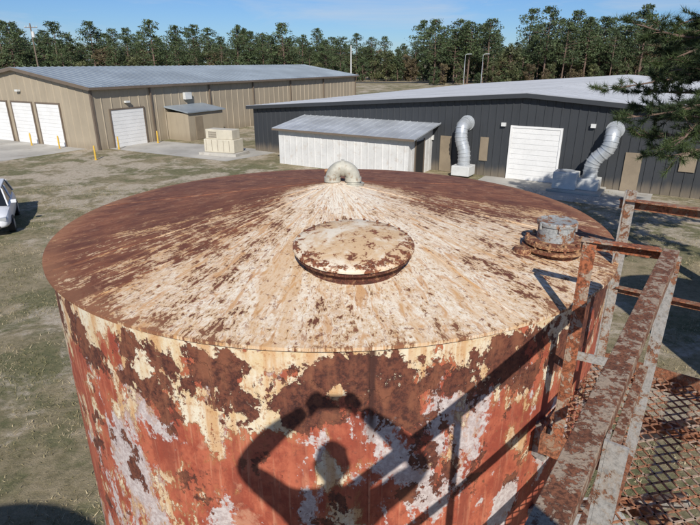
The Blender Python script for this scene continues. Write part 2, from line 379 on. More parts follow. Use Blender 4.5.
# ------------------------------------------------------------ access platform with railing
U=Vector((.586,.81,0)).normalized(); V=Vector((U.y,-U.x,0))
def P(u,v,z): 
    q=U*u+V*v; return Vector((q.x,q.y,z))
ZF=4.67; ZT=5.74; ZM=5.19
plat=empty('steel_access_platform')
def angle(mb,a,b,w=.064,t=.007,side=1):
    a=Vector(a); b=Vector(b)
    mb.bar(a,b,w,t)
    mb.bar(a,b,t,w-t,(0,0,1),(side*(w/2-t/2),-w/2))
def post(mb,u,v,z0,z1,su=1,sv=1,w=.058,t=.007):
    M=Matrix.Rotation(math.atan2(U.y,U.x),3,'Z')
    h=z1-z0
    mb.box(P(u,v,(z0+z1)/2),(w,t,h),M)
    mb.box(P(u-su*(w/2-t/2),v+sv*(w/2),(z0+z1)/2),(t,w-t-.001,h),M)
VL=-.13; VR=.95; UE=3.38; UC=2.52; VB=-.46; UB=-2.4
def bv(o,w=.0015): 
    m=o.modifiers.new('b','BEVEL'); m.width=w; m.segments=2; m.limit_method='ANGLE'
mb=MB(); angle(mb,P(UB,VL,ZT),P(UC+.03,VL,ZT),.062,.007,1); bv(mb.obj('near_top_rail',M_rail,plat))
mb=MB(); angle(mb,P(UC,VL-.034,ZT+.002),P(UC-.05,VB-.02,ZT+.002),.055,.007,1); bv(mb.obj('return_top_rail',M_postr,plat))
mb=MB(); angle(mb,P(UB,VL,ZM),P(UC-.03,VL,ZM),.036,.006,1); bv(mb.obj('near_mid_rail',M_rail,plat))
mb=MB(); mb.bar(P(UC-.04,VL-.03,ZM-.02),P(UC-.08,VB+.02,ZM-.02),.007,.045); mb.obj('return_mid_rail',M_post,plat)
mb=MB(); post(mb,UC-.07,VB,ZF-.12,ZT+.0,1,1); bv(mb.obj('corner_post_rusty',M_postr,plat))
mb=MB(); post(mb,UC+.0,VL,ZF-.1,ZT-.008,1,1,.05)
for u in (1.1,-.3,-1.7): post(mb,u,VL+.036,ZF-.1,ZT-.008,1,1,.05)
mb.obj('rail_posts',M_post,plat)
mb=MB(); post(mb,UE,VB,ZF-.15,ZT+.06,-1,1); bv(mb.obj('far_post',M_post,plat))
mb=MB(); angle(mb,P(UE+.03,VB-.03,ZT),P(UE+.03,VR,ZT),.064,.007,-1); angle(mb,P(UE+.03,VB+.04,ZM),P(UE+.03,VR,ZM),.05,.006,-1)
angle(mb,P(UE,VR,ZT-.003),P(UB,VR,ZT-.003),.06,.007,-1); angle(mb,P(UE-.04,VR,ZM),P(UB,VR,ZM),.045,.006,-1)
for u in (UE,2.1,.8,-.6,-2.0): post(mb,u,VR+.036,ZF-.1,ZT-.012,-1,1)
bv(mb.obj('outer_rails',M_far,plat))
mb=MB()
mb.bar(P(UB,VL-.04,ZF-.045),P(UC-.05,VL-.04,ZF-.045),.01,.13)
mb.bar(P(UC-.05,VL-.044,ZF-.045),P(UC-.11,VB-.04,ZF-.045),.01,.128)
mb.bar(P(UC-.12,VB-.045,ZF-.045),P(UE+.04,VB-.045,ZF-.045),.01,.126)
mb.bar(P(UE+.045,VB-.05,ZF-.03),P(UE+.045,VR+.05,ZF-.03),.01,.15)
mb.bar(P(UE+.05,VR+.08,ZF-.045),P(UB,VR+.08,ZF-.045),.01,.13)
for u in np.arange(UB+.3,UE,.72): mb.bar(P(u,VL-.03,ZF-.05),P(u,VR+.07,ZF-.05),.04,.06)
mb.bar(P(UB,VL+.02,ZF+.014),P(UC,VL+.02,ZF+.014),.045,.006)
mb.obj('platform_frame',M_far,plat)
mb=MB()
def grating(u0,u1,v0,v1):
    du=.078; dv=.036; nz_=int((u1-u0)/du); rows=int((v1-v0)/dv)
    for j in range(rows+1):
        sgn=1 if j%2==0 else -1
        pv=None
        for i in range(nz_*2+1):
            u=u0+i*du/2; amp=dv/2*(1 if i%2==0 else -1)*sgn
            q=(u,v0+j*dv+amp)
            if pv: mb.bar(P(pv[0],pv[1],ZF+.006),P(q[0],q[1],ZF+.006),.009,.006)
            pv=q
grating(-.6,UE+.03,VL-.02,VR+.05); grating(UC-.05,UE+.03,VB-.02,VL-.035)
mb.obj('expanded_metal_grating',M_grate,plat)
mb=MB()
for u,v in ((2.4,VR),(UB+.2,VR),(UB+.2,VL),(.2,VR),(.2,VL+.02)):
    q=P(u,v,0); mb.bar((q.x,q.y,0),(q.x,q.y,ZF-.13),.09,.09,(0,1,0))
for u in (UC+.02,UE-.1):
    a=P(u,VB+.1,ZF-.12); d=(Vector((TC[0],TC[1],a.z))-a); d.z=0; l=d.length-R; b=a+d.normalized()*(l+.01)
    mb.bar(a,b,.06,.06); mb.bar(P(u,VL+.3,ZF-.14),(b.x,b.y,ZF-.7),.05,.05); 
    mb.box((b.x,b.y,ZF-.12),(.16,.16,.22),Matrix.Rotation(math.atan2(d.y,d.x),3,'Z'))
mb.obj('legs_and_brackets',M_post,plat)
mb=MB(); mb.tube([P(.9,VL-.32,3.4),P(2.3,VL-.3,3.4),P(2.6,VL-.2,3.2),P(2.6,VL-.2,0)],.06,14); mb.obj('overflow_pipe',M_duct,plat,True)
sheet('tank_foundation_slab',[(-2.5,1.6),(4.2,1.6),(4.2,6.5),(-2.5,6.5)],.008,M_conc)
# ------------------------------------------------------------ unseen off-frame tanks, added to cast shadows on the ground
def shadow_tank(x,y,h=5.3):
    e=empty('offscreen_shadow_tank',(x,y,0)); mb=MB(); mb.lathe([(2,0),(2,h)],96); mb.obj('shell',M_shadowtank,e,True)
    mb=MB(); mb.lathe([(2.0,h-.02),(2.04,h-.02),(2.04,h),(1,h+.16),(.001,h+.30)],96); mb.obj('cone_roof',M_shadowtank,e,True)
    mb=MB(); mb.tube([(0,0,h+.25),(0,0,h+.45),(.05,0,h+.51),(.12,0,h+.47)],.05,12); mb.obj('vent',M_goose,e,True)
shadow_tank(-4.75,-3.2); shadow_tank(9.9,6.3)
# ------------------------------------------------------------ building tools
class Fr:
    def __init__(s,o,d,n): s.o=Vector((*o,0)); s.d=Vector((*d,0)).normalized(); s.n=Vector((*n,0)).normalized()
    def p(s,t,o,z): q=s.o+s.d*t+s.n*o; return Vector((q.x,q.y,z))
    def box(s,mb,t0,t1,o0,o1,z0,z1):
        mb.hexa([s.p(t0,o0,z0),s.p(t1,o0,z0),s.p(t1,o1,z0),s.p(t0,o1,z0),s.p(t0,o0,z1),s.p(t1,o0,z1),s.p(t1,o1,z1),s.p(t0,o1,z1)])
def ribwall(fr,L,ztop,sp,mat,par,name,dep=.035,extra=()):
    prof=[]; n=int(L/sp)
    for i in range(n):
        t0=i*sp; prof+= [(t0,0),(t0+sp-.12,0),(t0+sp-.09,dep),(t0+sp-.03,dep)]
    prof+=[(n*sp,0),(L,0)]
    for e in extra: prof.append((e,0))
    prof=sorted(set(prof)); mb=MB(); b=[fr.p(a,o,0) for a,o in prof]; tp=[fr.p(a,o,ztop(a)) for a,o in prof]
    k=len(prof); mb.add(b+tp,[(i,i+1,k+i+1,k+i) for i in range(k-1)])
    return mb.obj(name,mat,par)
def roofslope(e0,e1,r0,r1,sp,mat,par,name,ribh=.04,ribw=.06,th=.12,ribmat=None):
    e0,e1,r0,r1=map(Vector,(e0,e1,r0,r1)); mb=MB(); dn=Vector((0,0,-th))
    mb.hexa([e0+dn,e1+dn,r1+dn,r0+dn,e0,e1,r1,r0]); mb.obj(name,mat,par); mb=MB()
    L=(e1-e0).length; n=int(L/sp); dd=(e1-e0).normalized()
    for i in range(n+1):
        f=i/n; a=e0.lerp(e1,f); b=r0.lerp(r1,f); h=Vector((0,0,ribh)); w=dd*ribw/2; lo=Vector((0,0,-.01))
        mb.hexa([a-w+lo,a+w+lo,b+w+lo,b-w+lo,a-w*.6+h,a+w*.6+h,b+w*.6+h,b-w*.6+h])
    return mb.obj(name+'_ribs',ribmat or mat,par)
def rollup(fr,t0,t1,h,par,mat=M_white,trim=M_tantrim,o=.05):
    mb=MB(); n=int(h/.28)
    for i in range(n):
        fr.box(mb,t0,t1,o-.02,o+.015,i*h/n+.012,(i+1)*h/n-.006)
    fr.box(mb,t0,t1,o-.04,o-.005,0,h)
    mb.obj('rollup_door',mat,par)
    mb=MB(); fr.box(mb,t0-.12,t0-.004,.0,o+.05,0,h+.12); fr.box(mb,t1+.004,t1+.12,0,o+.05,0,h+.12); fr.box(mb,t0-.004,t1+.004,0,o+.053,h+.002,h+.117)
    mb.obj('door_trim',trim,par)
tb=empty('tan_metal_warehouse')
u=Vector((.475,.88)).normalized(); o0=(-19.65,41.7); L1=43.; Wd=17.8; EV=4.62; RG=5.95
fl=Fr(o0,u,(u.y,-u.x)); fg=Fr(o0,(-u.y,u.x),(-u.x,-u.y))
ribwall(fl,L1,lambda t:EV,.9,M_tanwall,tb,'long_wall')
ribwall(fg,Wd,lambda t:EV+(RG-EV)*(1-abs(t-Wd/2)/(Wd/2)),.9,M_tanwall,tb,'gable_wall',extra=(Wd/2,))
fb=Fr(fl.p(L1,0,0).xy,(-u.y,u.x),(u.x,u.y)); ribwall(fb,Wd,lambda t:EV+(RG-EV)*(1-abs(t-Wd/2)/(Wd/2)),.9,M_tanwall,tb,'rear_gable_wall',extra=(Wd/2,))
fo=Fr(fg.p(Wd,0,0).xy,u,(-u.y,u.x)); ribwall(fo,L1,lambda t:EV,.9,M_tanwall,tb,'far_wall')
ov=.35
def slope_pair(fl,L,Wd,EV,RG,sp,mat,par,rm=None):
    dz=(RG-EV)/(Wd/2)*ov
    roofslope(fl.p(-ov,ov,EV+.13-dz),fl.p(L+ov,ov,EV+.13-dz),fl.p(-ov,-Wd/2,RG+.13),fl.p(L+ov,-Wd/2,RG+.13),sp,mat,par,'roof_slope',ribmat=rm)
    roofslope(fl.p(L+ov,-Wd-ov,EV+.13-dz),fl.p(-ov,-Wd-ov,EV+.13-dz),fl.p(L+ov,-Wd/2-.005,RG+.13),fl.p(-ov,-Wd/2-.005,RG+.13),sp,mat,par,'roof_slope_rear',ribmat=rm)
slope_pair(fl,L1,Wd,EV,RG,.6,M_groof,tb)
mb=MB(); fl.box(mb,-.4,L1+.4,ov+.002,ov+.13,EV-.12,EV+.06)
for tt in (5.6,12.8,19.5,26.5,34,42.8): fl.box(mb,tt,tt+.12,.04,.15,0,EV-.12)
fl.box(mb,-.05,.12,.037,.06,0,EV-.02); fg.box(mb,-.06,.12,.037,.06,0,EV-.02)
s1=fg; 
mb.hexa([s1.p(-.35,ov+.002,EV-.15),s1.p(Wd/2,ov+.002,RG-.1),s1.p(Wd/2,ov+.05,RG-.1),s1.p(-.35,ov+.05,EV-.15),s1.p(-.35,ov+.002,EV+.1),s1.p(Wd/2,ov+.002,RG+.15),s1.p(Wd/2,ov+.05,RG+.15),s1.p(-.35,ov+.05,EV+.1)])
mb.hexa([s1.p(Wd/2,ov+.002,RG-.1),s1.p(Wd+.35,ov+.002,EV-.15),s1.p(Wd+.35,ov+.05,EV-.15),s1.p(Wd/2,ov+.05,RG-.1),s1.p(Wd/2,ov+.002,RG+.15),s1.p(Wd+.35,ov+.002,EV+.1),s1.p(Wd+.35,ov+.05,EV+.1),s1.p(Wd/2,ov+.05,RG+.15)])
mb.obj('gutters_and_trim',M_tantrim,tb)
for a,b in ((4.0,6.9),(7.6,10.3),(11.1,13.9)): rollup(fg,a,b,3.3,tb)
rollup(fl,1.5,4.7,2.9,tb)
mb=MB(); fl.box(mb,7.2,11.6,.04,2.6,0,2.35); mb.obj('leanto_walls',M_tanwall,tb)
mb=MB(); mb.hexa([fl.p(7.0,.04,2.75),fl.p(11.8,.04,2.75),fl.p(11.8,2.8,2.36),fl.p(7.0,2.8,2.36),fl.p(7.0,.04,2.87),fl.p(11.8,.04,2.87),fl.p(11.8,2.8,2.46),fl.p(7.0,2.8,2.46)]); mb.obj('leanto_roof',M_groof,tb)
mb=MB(); fl.box(mb,8.0,8.9,2.602,2.63,0.05,2.0); mb.obj('leanto_door',M_tan,tb)
mb=MB(); fl.box(mb,9.4,10.2,.04,.35,3.3,3.9); fl.box(mb,2.9,3.3,.04,.3,3.4,3.55); fg.box(mb,8.7,9.1,.04,.3,4.2,4.35); mb.obj('wall_lamps',M_ac,tb)
# charcoal building
bb=empty('charcoal_metal_warehouse')
g=Vector((.848,-.531)).normalized(); back=Vector((-g.y,g.x)); o1=(-7.4,41.7); BW=41.; BL=50.; BE=3.25; BR=4.75
fd=Fr(o1,g,(-back.x,-back.y)); zt=lambda t:BE+(BR-BE)*(1-abs(t-BW/2)/(BW/2))
ribwall(fd,BW,zt,.45,M_blk,bb,'front_gable_wall',.035,(BW/2,))
fs=Fr(o1,back,(-g.x,-g.y)); ribwall(fs,BL,lambda t:BE,.45,M_blk,bb,'side_wall')
fr2=Fr(fd.p(BW,0,0).xy,back,(g.x,g.y)); ribwall(fr2,BL,lambda t:BE,.45,M_blk,bb,'side_wall_far')
fr3=Fr(fs.p(BL,0,0).xy,g,(back.x,back.y)); ribwall(fr3,BW,zt,.45,M_blk,bb,'rear_wall',.035,(BW/2,))
slope_pair(fs,BL,BW,BE,BR,.9,M_wroof,bb,M_wroofrib)
mb=MB(); s1=fd
for a,b,za,zb in ((-.35,BW/2,BE,BR),(BW/2,BW+.35,BR,BE)):
    mb.hexa([s1.p(a,ov+.002,za-.12),s1.p(b,ov+.002,zb-.12),s1.p(b,ov+.06,zb-.12),s1.p(a,ov+.06,za-.12),s1.p(a,ov+.002,za+.12),s1.p(b,ov+.002,zb+.12),s1.p(b,ov+.06,zb+.12),s1.p(a,ov+.06,za+.12)])
fs.box(mb,-.3,BL+.3,ov+.002,ov+.12,BE-.1,BE+.08)
mb.obj('fascia',M_blk,bb)
rollup(fd,19.85,22.5,2.95,bb,M_white,M_white)
mb=MB(); fd.box(mb,15.45,16.2,.04,.08,.02,2.2); fd.box(mb,18.0,18.5,.04,.08,.9,2.3); fd.box(mb,25.9,26.7,.04,.08,.02,2.05); fd.box(mb,28.4,29.1,.04,.08,1.3,2.4); mb.obj('tan_doors',M_tan,bb)
mb=MB(); fd.box(mb,19.2,19.45,.04,.2,3.0,3.2); fd.box(mb,24.0,24.25,.04,.2,3.2,3.4); fd.box(mb,14.8,15.0,.04,.15,1.9,2.2); mb.obj('wall_lamps',M_ac,bb)
def duct(t,par,top,bot,lean):
    ctrl=[(t,.04,top),(t,.35,top),(t,.85,top-.10),(t,.98,top-.55),(t+lean*.15,.98,top-.95),(t+lean*.85,.98,top-1.45),(t+lean,.98,top-1.85),(t+lean,.98,bot)]
    pts=[Vector(c) for c in ctrl]
    for _ in range(2):
        q=[pts[0]]
        for i in range(len(pts)-1): q+= [pts[i].lerp(pts[i+1],.25),pts[i].lerp(pts[i+1],.75)]
        pts=q+[pts[-1]]
    w=[fd.p(*p) for p in pts]; mb=MB(); mb.tube(w,.36,20)
    for i in range(1,len(w)-1,2):
        d=(w[min(i+1,len(w)-1)]-w[i-1]).normalized(); mb.tube([w[i]-d*.025,w[i]+d*.025],.385,20)
    mb.tube([fd.p(t,.03,top),fd.p(t,.09,top)],.46,20)
    mb.obj('wall_duct',M_duct,par,True)
duct(17.1,bb,3.05,.7,.30); duct(25.2,bb,3.15,.7,-.75)
mb=MB(); fd.box(mb,16.85,17.95,.45,1.55,.12,.70); fd.box(mb,23.9,25.0,.45,1.55,.12,.70); bv(mb.obj('duct_bases',M_ac,bb),.03)
t0=22.75
e=empty('outdoor_condenser_unit'); mb=MB(); fd.box(mb,t0,t0+1.2,.9,1.9,.12,1.0); mb.obj('casing',M_ac,e,bevel=.03)
mb=MB(); q=fd.p(t0+.6,1.4,1.0); mb.lathe([(.42,0),(.42,.06),(.37,.06),(.30,.03),(.08,.05),(.001,.05)][::-1],32,None,q)
for i in range(5): fd.box(mb,t0+.12,t0+.65,1.902,1.91,.35+i*.11,.37+i*.11)
mb.obj('fan_and_louvres',M_duct,e)
mb=MB(); fd.box(mb,t0-.2,t0+2.5,.1,2.2,.012,.12); mb.obj('pad',M_conc,e)
# white shed
sh=empty('white_storage_shed'); f0=Fr((-4.8,36.1),g,(-back.x,-back.y)); SL=9.7; SB=3.6; z0=2.3; z1=2.85
mk=lambda L,zt,fr,n: ribwall(fr,L,zt,.5,M_shedw,sh,n,.015)
mk(SL,lambda t:z0,f0,'front_wall'); fe=Fr(f0.p(SL,0,0).xy,back,(g.x,g.y)); mk(SB,lambda t:z0+(z1-z0)*t/SB,fe,'end_wall')
fe2=Fr(f0.o.xy,back,(-g.x,-g.y)); mk(SB,lambda t:z0+(z1-z0)*t/SB,fe2,'end_wall_left'); fbk=Fr(f0.p(0,-SB,0).xy,g,(back.x,back.y)); mk(SL,lambda t:z1,fbk,'back_wall')
roofslope(f0.p(-.25,.35,z0+.06),f0.p(SL+.5,.35,z0+.06),f0.p(-.25,-SB-.2,z1+.16),f0.p(SL+.5,-SB-.2,z1+.16),.5,M_shedr,sh,'shed_roof',.03,.05,.08)
mb=MB(); fe.box(mb,.9,2.0,.02,.05,0.02,2.05); mb.obj('doorway',M_dark,sh)
mb=MB(); fe.box(mb,.78,.897,.02,.07,0,2.15); fe.box(mb,2.003,2.1,.02,.07,0,2.15); f0.box(mb,-.25,SL+.5,.36,.40,z0-.06,z0+.06); mb.obj('door_frame_and_fascia',M_tantrim,sh)
# beige cabinet
gb=empty('beige_generator_cabinet'); fc=Fr((-10.9,39.8),(.93,-.36),(-.36,-.93))
mb=MB(); fc.box(mb,0,2.6,-1.3,0,.2,1.15); fc.box(mb,.15,2.45,-1.15,-.1,1.152,1.85); mb.obj('casing',M_beige,gb,bevel=.04)
mb=MB()
for i in range(5): fc.box(mb,.2+i*.5,.22+i*.5,.002,.015,.3,1.1)
for i in range(6): fc.box(mb,.4,1.1,-.098,-.08,1.25+i*.08,1.28+i*.08)
mb.obj('louvres',M_tantrim,gb)
mb=MB(); fc.box(mb,-.3,2.9,-1.6,.3,.004,.2); mb.obj('pad',M_conc,gb)
sheet('concrete_apron',[fg.p(1.5,.02,0).xy,fg.p(22,.02,0).xy,fg.p(22,9,0).xy,fg.p(2.,9,0).xy],.004,M_conc)
sheet('concrete_driveway',[fl.p(.9,.02,0).xy,fl.p(.9,12,0).xy,fl.p(6.5,13,0).xy,fl.p(6.,.02,0).xy],.006,M_conc)
sheet('concrete_walk',[fd.p(18.5,.02,0).xy,fd.p(27.5,.02,0).xy,fd.p(27.5,4,0).xy,fd.p(18.5,4,0).xy],.004,M_conc)
def bollard(x,y,h=1.0):
    e=empty('yellow_bollard',(x,y,0)); mb=MB(); mb.lathe([(.10,0),(.10,.03),(.06,.03),(.06,h-.05),(.05,h-.015),(.03,h),(.001,h+.003)][::-1],20); mb.obj('post',M_yellow,e,True)
for q in (fl.p(1.1,.9,0),fl.p(5.1,.9,0),fg.p(3.6,.9,0),fg.p(7.25,.9,0),fl.p(-3,3.5,0)): bollard(q.x,q.y)
def uppole(x,y,h,arm=True):
    e=empty('utility_pole',(x,y,0)); mb=MB(); mb.tube([(0,0,0),(0,0,h)],[.17,.11],12); mb.obj('pole',M_wood if arm else M_ac,e,True)
    if arm:
        mb=MB(); mb.box((0,.12,h-.7),(2.4,.1,.12)); mb.obj('crossarm',M_wood,e)
        mb=MB(); 
        for xx in (-1.1,-.5,.5,1.1): mb.tube([(xx,.12,h-.64),(xx,.12,h-.4)],.06,8)
        mb.tube([(.3,-.1,h-2.4),(.3,-.1,h-1.4)],.28,12)
        mb.obj('insulators_transformer',M_ac,e)
uppole(-60,108,13.2); uppole(0.2,112,9.5,False)
def lamp(x,y,h):
    e=empty('street_lamp',(x,y,0)); mb=MB(); mb.tube([(0,0,0),(0,0,h),(.3,0,h+.25),(.9,0,h+.3)],[.10,.06,.05,.05],10); mb.box((1.2,0,h+.3),(.7,.25,.12)); mb.tube([(0,0,0),(0,0,.3)],.2,10); mb.obj('pole_and_head',M_duct,e,True)
lamp(29,142,8.0); lamp(33,140,8.0)
e=empty('blue_drum',(6.6,13.6,0)); mb=MB(); mb.lathe([(.001,0),(.28,0),(.30,.03),(.29,.28),(.305,.30),(.29,.32),(.29,.58),(.305,.60),(.29,.62),(.29,.85),(.27,.88),(.001,.87)],28); mb.obj('drum_body',M_blue,e,True)
# ------------------------------------------------------------ car
def car(x,y,rot,paint):
    e=empty('parked_car',(x,y,0)); e.rotation_euler=(0,0,rot)
    sec=[(-2.25,.72,.45,.80),(-2.2,.84,.32,1.02),(-1.9,.90,.26,1.08),(-1.2,.92,.24,1.06),(0,.92,.22,1.04),(.9,.92,.24,1.03),(1.35,.90,.26,1.0),(1.9,.86,.28,.90),(2.2,.76,.34,.78),(2.28,.64,.42,.64)]
    def prof(w,z0,z1): 
        h=z1-z0
        return [(-w*.85,z0),(-w,z0+h*.25),(-w,z0+h*.6),(-w*.93,z0+h*.9),(-w*.72,z1),(w*.72,z1),(w*.93,z0+h*.9),(w,z0+h*.6),(w,z0+h*.25),(w*.85,z0)]
    def loft(mb,S):
        vs=[];k=10
        for s in S:
            for (yy,zz) in prof(*s[1:]): vs.append((s[0],yy,zz))
        fs=[(i*k+j,i*k+(j+1)%k,(i+1)*k+(j+1)%k,(i+1)*k+j) for i in range(len(S)-1) for j in range(k)]
        fs+= [tuple(range(k))[::-1],tuple((len(S)-1)*k+j for j in range(k))]; mb.add(vs,fs)
    mb=MB(); loft(mb,sec); o=mb.obj('body',paint,e,True); m=o.modifiers.new('s','SUBSURF'); m.levels=1; m.render_levels=1
    def gl(mb,xs,ins,z0,z1):
        (xa,xb,xc,xd)=xs; w0=.80-ins;w1=.62-ins
        mb.hexa([(xa,-w0,z0),(xd,-w0,z0),(xd,w0,z0),(xa,w0,z0),(xb,-w1,z1),(xc,-w1,z1),(xc,w1,z1),(xb,w1,z1)])
    mb=MB(); gl(mb,(-2.1,-1.75,.25,1.05),.0,1.0,1.55); mb.obj('windows',M_glass,e,bevel=.04)
    mb=MB(); mb.box((-.75,0,1.585),(2.05,1.22,.07))
    for s in (-1,1):
        mb.bar((1.06,s*.80,1.0),(.27,s*.625,1.56),.06,.05); mb.bar((-2.1,s*.80,1.0),(-1.75,s*.625,1.56),.10,.05); mb.bar((-.45,s*.81,1.0),(-.55,s*.635,1.56),.09,.04)
        mb.box((.75,s*1.0,1.1),(.12,.2,.14))
    mb.obj('roof_pillars_mirrors',paint,e,bevel=.02)
    mb=MB()
    for wx in (-1.4,1.4):
        for s in (-1,1): mb.tube([(wx,s*.70,.34),(wx,s*.925,.34)],.34,24)
    mb.obj('tyres',M_tyre,e)
    mb=MB()
    for wx in (-1.4,1.4):
        for s in (-1,1): mb.tube([(wx,s*.90,.34),(wx,s*.935,.34)],.21,10)
    for s in (-1,1): mb.box((2.13,s*.6,.72),(.22,.3,.12)); 
    mb.obj('rims_headlights',M_duct,e)
    mb=MB(); mb.box((2.26,0,.62),(.06,.8,.14)); mb.box((2.27,0,.42),(.06,1.0,.12)); mb.obj('grille',M_tyre,e)
car(-15.2,21.5,math.radians(-62),M_carp)
sheet('road',[(-10,180),(220,190),(220,199),(-10,189)],.004,M_asph)
# ------------------------------------------------------------ trees
def crown_faces(mb,c,rad,n,size):
    for _ in range(n):
        d=Vector(rng.normal(size=3)); d.normalize(); p=Vector(c)+Vector((d.x*rad[0],d.y*rad[1],d.z*rad[2]))*(random.random()**.5)
        a=Vector(rng.normal(size=3)).normalized(); b=a.orthogonal().normalized(); b.rotate(Matrix.Rotation(random.random()*6.28,3,a))
        c2=a.cross(b); s=size*(.6+.8*random.random())
        mb.add([p-b*s*.5,p+c2*s*.45,p+b*s*.5],[(0,1,2)])
def tree_mesh(h,kind,seed):
    random.seed(seed); t=MB(); f=MB(); bend=random.uniform(-.4,.4)
    if kind=='pine':
        t.tube([(0,0,0),(bend*.3,0,h*.4),(bend,0,h*.75),(bend*.8,0,h*.97)],[h*.013,h*.011,h*.006,h*.002],7)
        z=h*random.uniform(.26,.46); zb=z
        while z<h*.99:
            fr=(z/h); q=(z-zb)/(h-zb); reach=(.22*h)*(math.sin(math.pi*min(1,q*.72+.25))**.8)*random.uniform(.6,1.15)+.3
            for _ in range(4):
                a=random.random()*6.28; l=reach*random.uniform(.4,1.1); e=(bend*fr+l*math.cos(a),l*math.sin(a),z+l*.2)
                t.tube([(bend*fr,0,z),e],[.05,.02],4,False)
                crown_faces(f,e,(l*.36+.35,l*.36+.35,.42+.12*l),22,.50)
                crown_faces(f,((e[0]+bend*fr)/2,e[1]/2,z+l*.15),(l*.35+.3,l*.35+.3,.45),10,.50)
            z+=h*.045*random.uniform(.7,1.3)
    else:
        t.tube([(0,0,0),(bend*.3,0,h*.3),(bend,0,h*.8)],[h*.018,h*.013,h*.003],7)
        for _ in range(56):
            a=random.random()*6.28; zz=h*random.uniform(.08,.96); rr=h*.32*math.sin(math.pi*min(1,max(.12,(zz/h)*.82+.12)))**.7*random.uniform(.3,1.05)
            e=(rr*math.cos(a),rr*math.sin(a),zz); t.tube([(0,0,max(.5,zz-rr*.6)),e],[.07,.02],4,False)
            crown_faces(f,e,(h*.095,h*.095,h*.065),30,.62)
    return t,f
def tomesh(mb,name,mat):
    me=bpy.data.meshes.new(name); me.from_pydata(mb.v,[],mb.f); me.update(); me.materials.append(mat); return me
pm=[]; dm=[]
for i in range(6):
    t_,f_=tree_mesh(16,'pine',100+i); pm.append((tomesh(t_,'pine_trunk_mesh',M_bark),tomesh(f_,'pine_crown_mesh',M_pine)))
for i in range(6):
    t_,f_=tree_mesh(10,'d',200+i); dm.append((tomesh(t_,'broadleaf_trunk_mesh',M_bark),tomesh(f_,'broadleaf_crown_mesh',(M_decid,M_autumn,M_decid,M_pine,M_pine,M_decid)[i])))
tl=empty('distant_treeline')
random.seed(5)
def place(lib,x,y,s,par=tl):
    a,b=random.choice(lib); r=random.random()*6.28; w=s*random.uniform(.95,1.25)
    for me,nm in ((a,'trunk'),(b,'crown')):
        o=bpy.data.objects.new(nm,me); C.objects.link(o); o.parent=par; o.location=(x,y,0); o.rotation_euler=(0,0,r); o.scale=(w,w,s)
def sh_(x,y): return y-(25*min(1,(-30-x)/60) if x<-30 else 0)
def tallness(az):
    t_=.95
    if -.06<az<.13: t_=.90
    if az>=.13: t_=1.12+.12*math.sin(az*19)
    return t_
for row,(y0,sp) in enumerate(((170,5.4),(179,5.2),(188,5.2),(203,5.0),(214,5.0))):
    x=-200
    while x<215:
        y=sh_(x,y0)+random.uniform(-4,4); az=x/y
        if row<3 and -.01<az<.15: x+=sp; continue
        s=tallness(az)*random.uniform(.70,1.14)
        if random.random()<.07: s*=1.2
        if random.random()<(.80 if row<4 else .6): place(pm,x,y,s)
        else: place(dm,x,y,s*random.uniform(.9,1.2))
        x+=sp*random.uniform(.5,1.4)
x=-200
while x<215:
    y=sh_(x,165)+random.uniform(-3,3); az=x/y
    if not(-.01<az<.15): place(dm,x,y,random.uniform(.35,.7))
    place(dm,x+1.5,sh_(x,196)+random.uniform(-4,4),random.uniform(.7,1.0)); place(dm,x+.5,sh_(x,222),random.uniform(.95,1.25)); x+=random.uniform(3,5.5)
# foreground pine
pt=empty('pine_tree',(11.15,14.6,0)); random.seed(21)
mb=MB(); f=MB(); HT=9.9
mb.tube([(0,0,0),(.05,0,3),(.1,.05,6),(.05,.1,8),(0,.1,HT)],[.24,.2,.15,.09,.03],14)
def tuft(p,d):
    d=Vector(d).normalized()
    for _ in range(36):
        q=Vector((random.gauss(0,1),random.gauss(0,1),random.gauss(0,1))).normalized(); n=(d*random.uniform(.2,1.1)+q*.85).normalized(); L=random.uniform(.13,.23)
        s=n.orthogonal().normalized(); s.rotate(Matrix.Rotation(random.random()*6.28,3,n)); b=Vector(p)+d*random.uniform(-.09,.05)
        f.add([b-s*.008,b+s*.008,b+n*L],[(0,1,2)])
z=4.75
while z<HT-.3:
    fr=(z-4.75)/(HT-4.75); a0=random.random()*6.28
    for k in range(7):
        a=a0+k*.9+random.uniform(-.3,.3); L=(4.0*(1-fr)**.42+.5)*random.uniform(.7,1.08)
        p=Vector((.05,0,z)); d=Vector((math.cos(a),math.sin(a),random.uniform(-.05,.25))); pts=[p.copy()]; n=10
        for i in range(n):
            d=(d+Vector((random.gauss(0,.09),random.gauss(0,.09),-.03+random.gauss(0,.05)+(.06 if i>6 else 0)))).normalized(); p=p+d*L/n; pts.append(p.copy())
            if i>=2:
                for s in range(3):
                    sdv=(d+Vector((random.gauss(0,.9),random.gauss(0,.9),random.gauss(.1,.4)))).normalized(); l2=random.uniform(.3,.95)*(1-.05*i)
                    q=p+sdv*l2; mb.tube([p,(p+q)/2+Vector((0,0,.03)),q],[.014,.01,.005],4,False)
                    for w in (.5,.75,1.): 
                        if random.random()<.92: tuft(p.lerp(q,w),sdv+Vector((0,0,.4)))
        mb.tube(pts,[.05*(1-i/(n+1))+.008 for i in range(n+1)],6,False); tuft(p,d)
    z+=random.uniform(.34,.48)
mb.obj('trunk_and_limbs',M_bark,pt,True); f.obj('needles',M_needle,pt)
